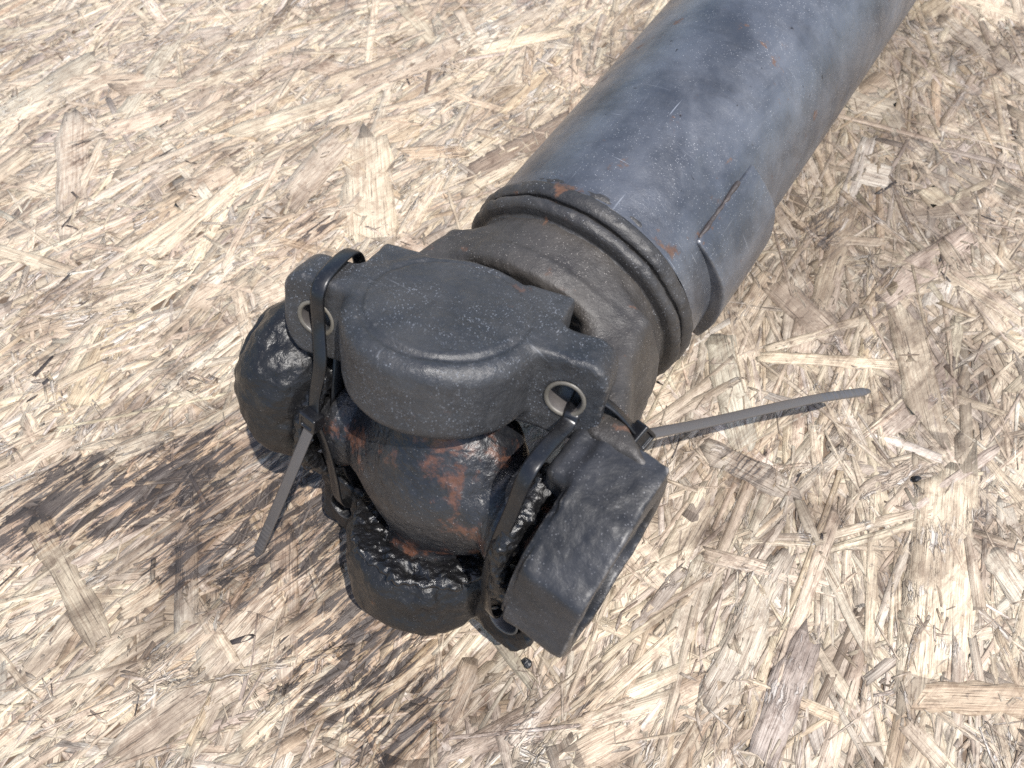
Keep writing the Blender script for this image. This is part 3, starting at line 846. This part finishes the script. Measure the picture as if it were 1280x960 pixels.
link('strap', ribbon('strap', [inc(fr_top, -.0440, -.0205, .050), inc(fr_top, -.0440, -.0195, .064), inc(fr_top, -.0440, -.0140, .0738), inc(fr_top, -.0445, .0010, .0740), inc(fr_top, -.0450, .0080, .0690), inc(fr_top, -.0450, .0085, .0560), inc(fr_top, -.0430, .0120, .0420), (-.0405, -.0115, .0345), (-.0400, -.0165, .0265)],
     [-ff, -ff + up * .3, up - ff * .4, up + ff * .4, ff + up * .3, ff, ff, f0, f0], M['tie'], width=.0052), t)
link('strap', ribbon('strap', [(-.0395, -.0175, .0262), (-.0375, -.0200, .0130), (-.0390, -.0240, -.0110), (-.0415, -.0275, -.0330), (-.0440, -.0225, -.0480), (-.0445, -.0080, -.0560)],
     [f0, f0, f0, f0, f0 + up * .6, up], M['tie']), t)
link('strap', ribbon('strap', [(-.0470, .0160, .0450), (-.0440, .0030, .0290), (-.0428, -.0050, .0170), (-.0412, -.0115, .0040), (-.0405, -.0165, -.0180), (-.0425, -.0160, -.0440)],
     [T1j + f0 * .3] * 6, M['tie']), t)
link('head', tie_head('head', (-.0398, -.0180, .0262), (.12, .35, .9), f0, M['tie']), t)
link('tail', ribbon('tail', [(-.0398, -.0205, .0235), (-.0468, -.0340, .0020), (-.0585, -.0488, -.0280), (-.0735, -.0645, -.0640)], [f0, f0 + D(0, 0, .1), f0, f0], M['tail'], ridge=.034, taper=.006, n=40), t)

t = tie('black cable tie through the right bolt holes, tail pointing out over bare board', None)
link('strap', ribbon('strap', [inc(fr_top, .0480, -.020, .0540), inc(fr_top, .0475, -.008, .0530), inc(fr_top, .0468, .0050, .0510), inc(fr_top, .0462, .0090, .0480), (.0478, .0010, .0500), (.0462, -.0105, .0340), (.0430, -.0205, .0140), (.0402, -.0270, -.0110), (.0402, -.0305, -.0340), (.0408, -.0255, -.0455), (.0440, -.004, -.0560)],
     [up + ff * .1, up + ff * .2, up + ff * .6, ff + up * .5, f0, f0, f0 - T1j * .2, f0 - T1j * .3, f0 - T1j * .2, f0 + up * .5, up], M['tie'], width=.0054), t)
link('strap', ribbon('strap', [(.0485, .0330, .0490), (.0565, .0350, .0440), (.0640, .0355, .0360), (.0660, .0362, .0290), (.0655, .0380, .0000), (.0600, .040, -.0380), (.0470, .020, -.055)],
     [T1j + D(0, .6, 0)] * 7, M['tie']), t)
link('head', tie_head('head', (.0668, .0355, .0325), (-.45, -.2, .9), T1j + D(0, -.35, .45), M['tie']), t)
link('tail', ribbon('tail', [(.0688, .0390, .0305), (.0795, .0655, .0070), (.0915, .0945, -.0170), (.1065, .1275, -.0430), (.1242, .1592, -.0669)], [D(-.2, -.5, .8)] * 5, M['tail'], width=.0042, ridge=.040, taper=.006, n=40), t)

# ------------------------------------------------------------------ crumbs of dried grease on the board
def crumb(loc, s, seed, label):
    def fn(x, y, z):
        return np.sqrt(x * x + (y * 1.3) ** 2 + (z * 1.6) ** 2) - s + s * .9 * fbm(x, y, z, .9 / s, 3, seed)
    me = surface('grease_crumb', fn, (-s * 2, -s * 2, -s * 1.2), (s * 2, s * 2, s * 1.5), s / 6, M['cap_wet'])
    o = link('grease_crumb', me, None, label=label, category='grease crumb', group='crumbs of black grease on the board')
    o.location = (loc[0], loc[1], .0005 + s * .3)
crumb((.0064, .0449), .0024, 2, 'black grease crumb on the board just below the greasy lower bearing cap')
crumb((.1988, .1308), .0018, 5, 'small black crumb beside the big pale strand right of the driveshaft')
